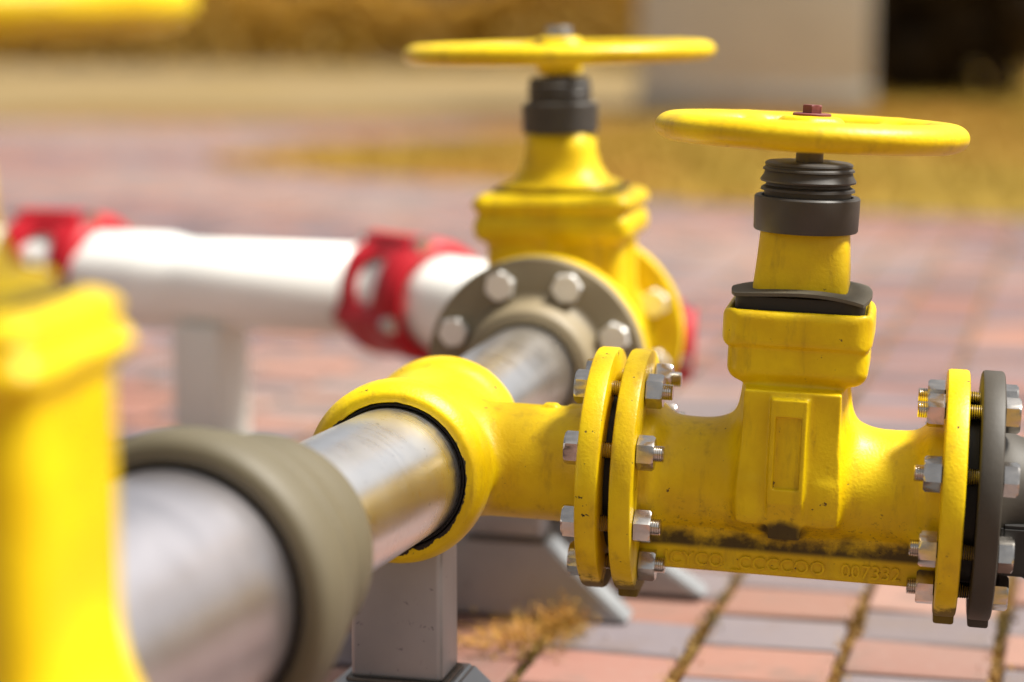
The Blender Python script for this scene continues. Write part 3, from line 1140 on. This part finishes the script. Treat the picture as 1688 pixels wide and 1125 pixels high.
def big_valve(name, M, label, p):
    """tall-necked valve; local X is the pipe, Y across; p holds its sizes"""
    v = empty(name, M, label, 'valve', G_VALVE)
    L, rp_, zb0, zb1, bx, by = p['L'], p['rp'], p['zb0'], p['zb1'], p['bx'], p['by']

    def fn(P):
        X, Y, Z = P
        rr = np.sqrt(Y ** 2 + Z ** 2)
        d = np.maximum(rr - rp_ - 0.02 * np.clip((np.abs(X) - L + 0.07) / 0.07, 0, 1) ** 2, np.abs(X) - L - 0.003)
        d = smin(d, s_box(P, (0, 0, zb0 / 2 - 0.01), (bx * p.get('cw', 0.84), by * 0.845, zb0 / 2 + 0.045), 0.03), p.get('k', 0.05))
        for sy in (-1, 1):       # ribs down the housing
            d = smin(d, s_box(P, (sy * bx * 0.84, 0, zb0 * 0.6), (0.008, 0.012, zb0 * 0.4), 0.004), 0.008)
            d = smin(d, s_box(P, (0, sy * by * 0.84, zb0 * 0.6), (0.016, 0.010, zb0 * 0.4), 0.004), 0.01)
        zm = zb0 + (zb1 - zb0) * 0.52
        lo = s_box(P, (0, 0, (zb0 + zm) / 2), (bx * p.get('st', 0.97), by * p.get('st', 0.97), (zm - zb0) / 2 + 0.004), p.get('rc', 0.012) * 0.8)
        hi = s_box(P, (0, 0, (zm + zb1) / 2), (bx, by, (zb1 - zm) / 2), p.get('rc', 0.014))
        d = smin(d, smin(lo, hi, 0.004), 0.006)
        return d
    m_ = 0.02
    obj('body', net(fn, (-L - m_, -max(by, rp_ + 0.04) - m_, -rp_ - 0.05), (L + m_, max(by, rp_ + 0.04) + m_, zb1 + m_), 0.0042, M_yel_clean, 'valve_body', 2), parent=v)
    for s in (-1, 1):
        obj('flange', flange_bm(s * L, s * (L + p['tf']), p['rf']), M_yel_clean, v)
    # bonnet cover line and the flared neck
    bm = bmesh.new()
    loft(bm, [(zb1 - 0.004, bx * 0.80, by * 0.80, 5), (zb1 + 0.004, bx * 0.80, by * 0.80, 5)])
    obj('gasket', bm, M_greyflange, v)
    nk, nz = p['nk'], p['nz']
    fl = p['fl']
    bm = bmesh.new()
    loft(bm, [(zb1 + 0.004, fl * 0.9, fl, 4), (zb1 + 0.010, fl * 0.88, fl * 0.97, 4), (zb1 + (nz - zb1) * 0.2, nk * 1.22, nk * 1.38, 3.2), (zb1 + (nz - zb1) * 0.40, nk * 1.1, nk * 1.16, 3), (zb1 + (nz - zb1) * 0.65, nk * 1.03, nk * 1.04, 3), (nz, nk, nk, 3)], 64)
    obj('neck', bm, M_yel_clean, v, smooth=180)
    cr, ch = p['cr'], p['ch']
    bm = bmesh.new()
    lathe(bm, [(nz - 0.006, 0), (nz - 0.006, cr - 0.003), (nz - 0.003, cr), (nz + ch - 0.003, cr), (nz + ch, cr - 0.004), (nz + ch, 0)], 'Z', 48)
    obj('collar', bm, M_grey_pl, v)
    zc = nz + ch
    r1 = cr * 0.82
    bm = bmesh.new()
    h1 = p['cap']
    lathe(bm, [(zc - 0.002, 0), (zc - 0.002, r1), (zc + h1 * 0.3, r1), (zc + h1 * 0.34, r1 * 1.05), (zc + h1 * 0.45, r1), (zc + h1 * 0.62, r1), (zc + h1 * 0.66, r1 * 1.04), (zc + h1 * 0.75, r1 * 0.98), (zc + h1, r1 * 0.95), (zc + h1, 0)], 'Z', 48)
    obj('stem_cap', bm, M_grey_pl, v, smooth=25)
    zw = p['zw']
    obj('stem', lathe(bmesh.new(), [(zc + h1 - 0.002, 0), (zc + h1 - 0.002, 0.02), (zw, 0.02), (zw, 0)], 'Z', 24), M_steel_dark, v)
    wh = wheel_parts(v, zw, p['rw'], p['tw'], p['th'], 0.036, -0.036, 0.024, M_yel_clean, 5, 0.4, 0.0)
    bm = bmesh.new()
    hexa(bm, 0, 0.016, 0.022, M=Matrix.Translation((0, 0, zw + 0.0245)) @ Matrix.Rotation(-math.pi / 2, 4, 'Y'))
    lathe(bm, [(zw + 0.0235, 0), (zw + 0.0235, 0.029), (zw + 0.0262, 0.029), (zw + 0.0262, 0)], 'Z', 32)
    obj('hub_bolt', bm, M_zinc, wh, smooth=30)
    return v


LV2 = 0.15
p_rv = p_rf + mdir * (TF2 + 0.004 + TF2 + LV2)
S2 = 1022.0


def z2(y):
    return zon(p_rv, y)


pr = dict(L=LV2, rp=0.105, tf=TF2, rf=RF2, zb0=z2(388), zb1=z2(312), bx=0.10, by=0.130, nk=0.0525, nz=z2(213), fl=0.094,
          cr=0.0605, ch=0.044, cap=0.038, zw=z2(86), rw=0.247, tw=0.045, th=0.031, rc=0.024)
rv = big_valve('gate_valve', frame(p_rv, R(90) - YAW_M, R(-1.2), 0), 'blurred yellow gate valve at the back, its near flange bolted to an olive grey one', pr)
bolt_ring(rv, bme2, nme2, PCD2, LV2 - 0.0, False)

# valve standing close to the camera at the left edge
S3 = 2345.0
p_nv = at(-136, 1425, 1.5)


def z3(y):
    return zon(p_nv, y)


pf = dict(L=0.20, rp=0.095, tf=0.028, rf=0.118, zb0=z3(612), zb1=z3(490), bx=0.145, by=0.10, nk=0.061, nz=z3(270), fl=0.105, cw=0.915, rc=0.032, st=0.995,
          cr=0.060, ch=0.04, cap=0.045, zw=z3(3), rw=0.208, tw=0.05, th=0.035, k=0.10)
nv = big_valve('gate_valve', frame(p_nv, -A_V, 0, 0), 'very blurred yellow valve cut off by the left edge of the photo, nearest the camera', pf)

# ------------------------------------------------------------------ steel stands
YP = R(90) - YAW_M - R(90)                    # yaw so that local X runs across the pipe, Y along it
G_ST = 'galvanised steel stands under the pipes'


def stand(p, top, hw, pw, pd, wb, bh, bd, label, yaw=-YAW_M):
    """p: ground point; post of half width pw, depth pd; trapezoid foot"""
    s = empty('pipe_stand', frame(Vector((p[0], p[1], 0)), yaw), label, 'stand', G_ST)
    bm = bmesh.new()
    box(bm, (0, 0, (bh + top) / 2), (pw, pd, (top - bh) / 2), min(0.008, pd * 0.4), seg=3)
    obj('post', bm, M_post, s)
    bm = bmesh.new()
    prism(bm, [(-hw, bh - 0.002), (hw, bh - 0.002), (wb, 0.006), (-wb, 0.006)], -bd, bd, 0.004)
    obj('foot', bm, M_post, s)
    bm = bmesh.new()
    for sx, sy, lx, ly in ((0, -pd, pw, 0.0035), (0, pd, pw, 0.0035), (-pw, 0, 0.0035, pd), (pw, 0, 0.0035, pd)):
        box(bm, (sx, sy, bh - 0.0005), (lx + 0.002, ly + 0.002, 0.0035), 0.002)
    obj('weld', bm, M_steel_dark, s)
    return s


def under(px, py, d):
    v = at(px, py, d)
    return (v.x, v.y)


zpipe = o_tee.z
stand(under(667, 1000, 2.64), zpipe - 0.055, 0.072, 0.0585, 0.040, 0.20, 0.125, 0.062, 'steel post stand carrying the front yellow tee, sharp spotted post')
stand(under(840, 950, 3.335), 0.205, 0.066, 0.0585, 0.028, 0.195, 0.128, 0.032, 'steel stand behind the tee with orange weeds at its sloping foot')
stand(under(905, 950, 3.50), 0.195, 0.09, 0.06, 0.03, 0.262, 0.125, 0.03, 'rearmost low steel stand with one sloping foot edge showing below the flanges')
# ------------------------------------------------------------------ white pipe line with red couplings
PA0, PA1 = at(-260, 441, 5.0), at(640, 482, 4.28)
MWP = frame_x(PA0, PA1)
LA = (PA1 - PA0).length
wp = empty('white_pipe', MWP, 'blurred white pipe with a wider socket between two red couplings', 'pipe')
kx = ((at(318, 463, 4.53) - PA0).length)
bm = bmesh.new()
lathe(bm, [(0, 0), (0, 0.104), (kx - 0.09, 0.104), (kx - 0.05, 0.1035), (kx, 0.0935), (kx + 0.03, 0.0925), (LA, 0.0925), (LA, 0)], n=64)
obj('tube', bm, M_white, wp, smooth=180)


def bent_tube(bm, pts, r, n=40, res=14, r1=None):
    """round tube through points with rounded bends (Catmull-Rom)"""
    P = [pts[0] * 2 - pts[1]] + pts + [pts[-1] * 2 - pts[-2]]
    path = []
    for i in range(1, len(P) - 2):
        for k in range(res):
            t = k / res
            a, b_, c_, d_ = P[i - 1], P[i], P[i + 1], P[i + 2]
            path.append(0.5 * ((2 * b_) + (c_ - a) * t + (2 * a - 5 * b_ + 4 * c_ - d_) * t * t + (3 * b_ - a - 3 * c_ + d_) * t ** 3))
    path.append(pts[-1])
    rings = []
    r0 = r
    for i, p in enumerate(path):
        r = r0 + ((r1 or r0) - r0) * max(0, 2 * i / len(path) - 1)
        tdir = (path[min(i + 1, len(path) - 1)] - path[max(i - 1, 0)]).normalized()
        y = Vector((0, 0, 1)).cross(tdir).normalized()
        z = tdir.cross(y)
        rings.append([bm.verts.new(p + (y * math.cos(a) + z * math.sin(a)) * r) for a in [2 * math.pi * k / n for k in range(n)]])
    for a, b_ in zip(rings, rings[1:]):
        for k in range(n):
            bm.faces.new((a[k], a[(k + 1) % n], b_[(k + 1) % n], b_[k]))
    bm.faces.new(rings[0])
    bm.faces.new(rings[-1])
    bmesh.ops.recalc_face_normals(bm, faces=bm.faces[:])
    return bm


PB = [at(672, 489, 4.24), at(760, 505, 4.13), at(850, 522, 4.06), at(960, 545, 4.03), at(1070, 563, 4.03)]
we = empty('white_elbow', Matrix.Translation(PB[0]), 'white bent pipe leaving the red coupling behind the rear valve', 'pipe')
obj('tube', bent_tube(bmesh.new(), [p - PB[0] for p in PB], 0.092, r1=0.056), M_white, we, smooth=180)

G_RC = 'red clamp couplings on the white pipe'


def coupling(M, label):
    c = empty('pipe_coupling', M, label, 'coupling', G_RC)
    W = 0.072

    def fn(P):
        X, Y, Z = P
        rr = np.sqrt(Y ** 2 + Z ** 2)
        d = None
        for s in (-1, 1):
            ring = s_cyl(P, 0, (s * W, 0, 0), 0.122, 0.030, 0.012)
            lip = s_cyl(P, 0, (s * (W + 0.03), 0, 0), 0.108, 0.014, 0.005)
            ring = smin(ring, lip, 0.008)
            d = ring if d is None else np.minimum(d, ring)
        shell = np.maximum(np.abs(rr - 0.110) - 0.008, np.abs(X) - W)
        ang = np.arctan2(Z, -Y)
        for a0 in (R(24), R(204)):       # oval windows
            da = (ang - a0 + np.pi) % (2 * np.pi) - np.pi
            win = (np.sqrt((X / 0.047) ** 2 + (da / R(27)) ** 2) - 1) * 0.03
            shell = smax(shell, -win, 0.006)
        d = smin(d, shell, 0.012)
        for a0 in (R(73), R(163), R(253), R(343)):       # lugs between the windows
            cy, cz = -0.118 * math.cos(a0), 0.118 * math.sin(a0)
            d = smin(d, np.maximum(np.sqrt((Y - cy) ** 2 + (Z - cz) ** 2) - 0.020, np.abs(X) - W - 0.01), 0.012)
        return smax(d, -(rr - 0.0935) * -1 * -1, 0.002) if False else np.maximum(d, 0.0935 - rr)
    obj('shell', net(fn, (-0.13, -0.15, -0.15), (0.13, 0.15, 0.15), 0.005, M_red, 'coupling_shell', 1), parent=c)
    obj('sleeve', lathe(bmesh.new(), [(-W, 0.0936), (-W, 0.099), (-0.01, 0.1005), (0.01, 0.1005), (W, 0.099), (W, 0.0936)], n=56, closed=True), M_white, c)
    for a0 in (R(73), R(163), R(253), R(343)):
        bm = bmesh.new()
        hexa(bm, W + 0.011, W + 0.032, 0.018)
        bo = obj('bolt', bm, M_zinc, c, M=Matrix.Translation((0, -0.118 * math.cos(a0), 0.118 * math.sin(a0))), smooth=30)
        bm = bmesh.new()
        hexa(bm, -W - 0.011, -W - 0.032, 0.018)
        obj('nut', bm, M_zinc, bo, smooth=30)
    return c


c1 = frame_x(at(628, 483, 4.33), at(742, 500, 4.13))
coupling(frame_x(at(678, 491, 4.24), at(742, 502, 4.13)), 'red clamp coupling left of the rear yellow valve, joining two white pipes')
coupling(frame_x(at(112, 447, 4.70), at(237, 453, 4.60)) @ Matrix.Scale(1.06, 4), 'red clamp coupling at the far left, above the near yellow valve')
coupling(frame_x(at(1082, 563, 4.03), at(1170, 568, 4.02)) @ Matrix.Scale(0.62, 4), 'red coupling peeping out to the right of the rear yellow valve')

# grey square post under the white pipe
gpst = under(350, 690, 4.5)
pz = at(350, 545, 4.5).z
pst = empty('square_post', frame(Vector((gpst[0], gpst[1], 0)), R(-28)), 'pale grey square post holding up the white pipe', 'post')
bm = bmesh.new()
box(bm, (0, 0, pz / 2 + 0.012), (0.058, 0.058, pz / 2 + 0.01), 0.006)
obj('post', bm, mat('pale_grey_steel', (0.72, 0.70, 0.63), 0.5, var=0.06), pst)
bm = bmesh.new()
box(bm, (0, 0, 0.008), (0.1, 0.1, 0.006), 0.002)
obj('base_plate', bm, M_post, pst)

# ------------------------------------------------------------------ weeds
for px, py, n, rad, h, lab in ((865, 1062, 260, 0.10, 0.085, 'bushy orange dry weed on the bricks right of the steel post'),
                               (928, 1040, 200, 0.05, 0.095, 'upright orange dry weed in front of the sloping foot edge'),
                               (805, 1060, 120, 0.07, 0.05, 'low orange dry weed close to the steel post'),
                               (752, 1180, 90, 0.08, 0.085, 'thin straw weed with seed heads before the front stand foot')):
    tuft('dry_weed', gp(px, py), n, rad, h, lab, M_straw)

# ------------------------------------------------------------------ background
pc = gp(1250, 186)
kb = empty('concrete_pillar', frame(Vector((pc.x, pc.y + 0.6, 0)), R(-4)), 'broad grey concrete pillar standing in the blurred background', 'pillar')
bm = bmesh.new()
box(bm, (0, 0, 1.6), (0.985, 0.6, 1.42), 0.02)
obj('shaft', bm, M_conc, kb)
bm = bmesh.new()
box(bm, (0, 0, 0.10), (1.0, 0.62, 0.11), 0.015)
obj('plinth', bm, M_conc2, kb)
bm = bmesh.new()
box(bm, (0, 0, 3.09), (1.06, 0.68, 0.07), 0.02)
obj('cap', bm, M_conc2, kb)


def leaf_cloud(n, fn, size, m, name):
    """n small leaf quads at points given by fn()"""
    V, F = [], []
    for k in range(n):
        p = fn()
        a = Vector(rng.normal(size=3)).normalized()
        b_ = a.cross(Vector(rng.normal(size=3))).normalized()
        s = size * (0.6 + 0.8 * rng.random())
        i = len(V)
        V += [p - a * s, p + b_ * s * 0.55, p + a * s, p - b_ * s * 0.55]
        F.append((i, i + 1, i + 2, i + 3))
    me = bpy.data.meshes.new(name)
    me.from_pydata([tuple(v) for v in V], [], F)
    return finish(me, m, 0)


M_lg = leaf_mat('golden_leaves', (0.38, 0.21, 0.02), (0.52, 0.31, 0.045), 1.6)
M_ld = leaf_mat('dark_leaves', (0.018, 0.011, 0.005), (0.05, 0.027, 0.006), 2.0)
M_lo = leaf_mat('orange_leaves', (0.15, 0.075, 0.006), (0.26, 0.14, 0.012), 1.6)
M_bark = mat('bark', (0.05, 0.035, 0.02), 0.9, var=0.3, vscale=12)


def shrub(name, p, w_, h, n, m, label, cat, group):
    s = empty(name, Matrix.Translation((p.x, p.y, 0)), label, cat, group)
    lumps = [(Vector((rng.normal() * w_ * 0.45, rng.normal() * w_ * 0.35, h * (0.12 + 0.7 * rng.random()))), w_ * (0.32 + 0.25 * rng.random())) for _ in range(12)]

    def fn():
        c, r = lumps[rng.integers(len(lumps))]
        v = Vector(rng.normal(size=3)).normalized() * r * (0.5 + 0.5 * rng.random() ** 0.5)
        q_ = c + v
        q_.z = max(q_.z, 0.04)
        return q_
    obj('crown', leaf_cloud(n, fn, 0.075, m, 'crown'), parent=s)
    bm = bmesh.new()
    for k in range(5):
        a = rng.random() * 6.28
        tip = Vector((math.cos(a) * w_ * 0.4, math.sin(a) * w_ * 0.4, h * 0.75))
        pr_ = [(0, 0.035), (0.5, 0.025), (1.0, 0.008)]
        M = frame_x(Vector((0, 0, 0)), tip + Vector((0, 0, 0.001)))
        lathe(bm, [(t * tip.length, r) for t, r in pr_], n=8, M=M)
    obj('trunk', bm, M_bark, s, smooth=180)
    return s


G_SH = 'blurred shrubs in the background'
shrub('dark_shrub', gp(1520, 160), 0.74, 1.9, 5200, M_ld, 'dark brown shrub right of the concrete pillar, its left neighbour an orange bush', 'shrub', G_SH)
shrub('dark_shrub', gp(1632, 166), 0.9, 2.1, 5600, M_ld, 'dark brown shrub at the top right corner, cut by the right edge', 'shrub', G_SH)
shrub('orange_shrub', gp(1472, 150), 0.3, 0.6, 1400, M_lo, 'orange leaved bush beside the concrete pillar, before the dark shrub', 'shrub', G_SH)

# long golden hedge far behind
hd = empty('hedge', Matrix.Translation((0, 31, 0)), 'long golden brown hedge across the far background', 'hedge')


def hedge_pt():
    x = rng.uniform(-13, 13)
    top = 1.25 + 0.25 * math.sin(x * 0.9) + 0.15 * math.sin(x * 2.3)
    return Vector((x, rng.uniform(-0.6, 0.6), rng.uniform(0.02, 1) ** 0.8 * top + rng.normal() * 0.05))


obj('foliage', leaf_cloud(16000, hedge_pt, 0.10, M_lg, 'foliage'), parent=hd)
for k in range(26):
    obj('stem', lathe(bmesh.new(), [(0, 0.04), (0.5, 0.03), (1.0, 0.012)], 'Z', 6), M_bark, hd, M=Matrix.Translation((-12.5 + k, rng.normal() * 0.15, 0)), smooth=180)
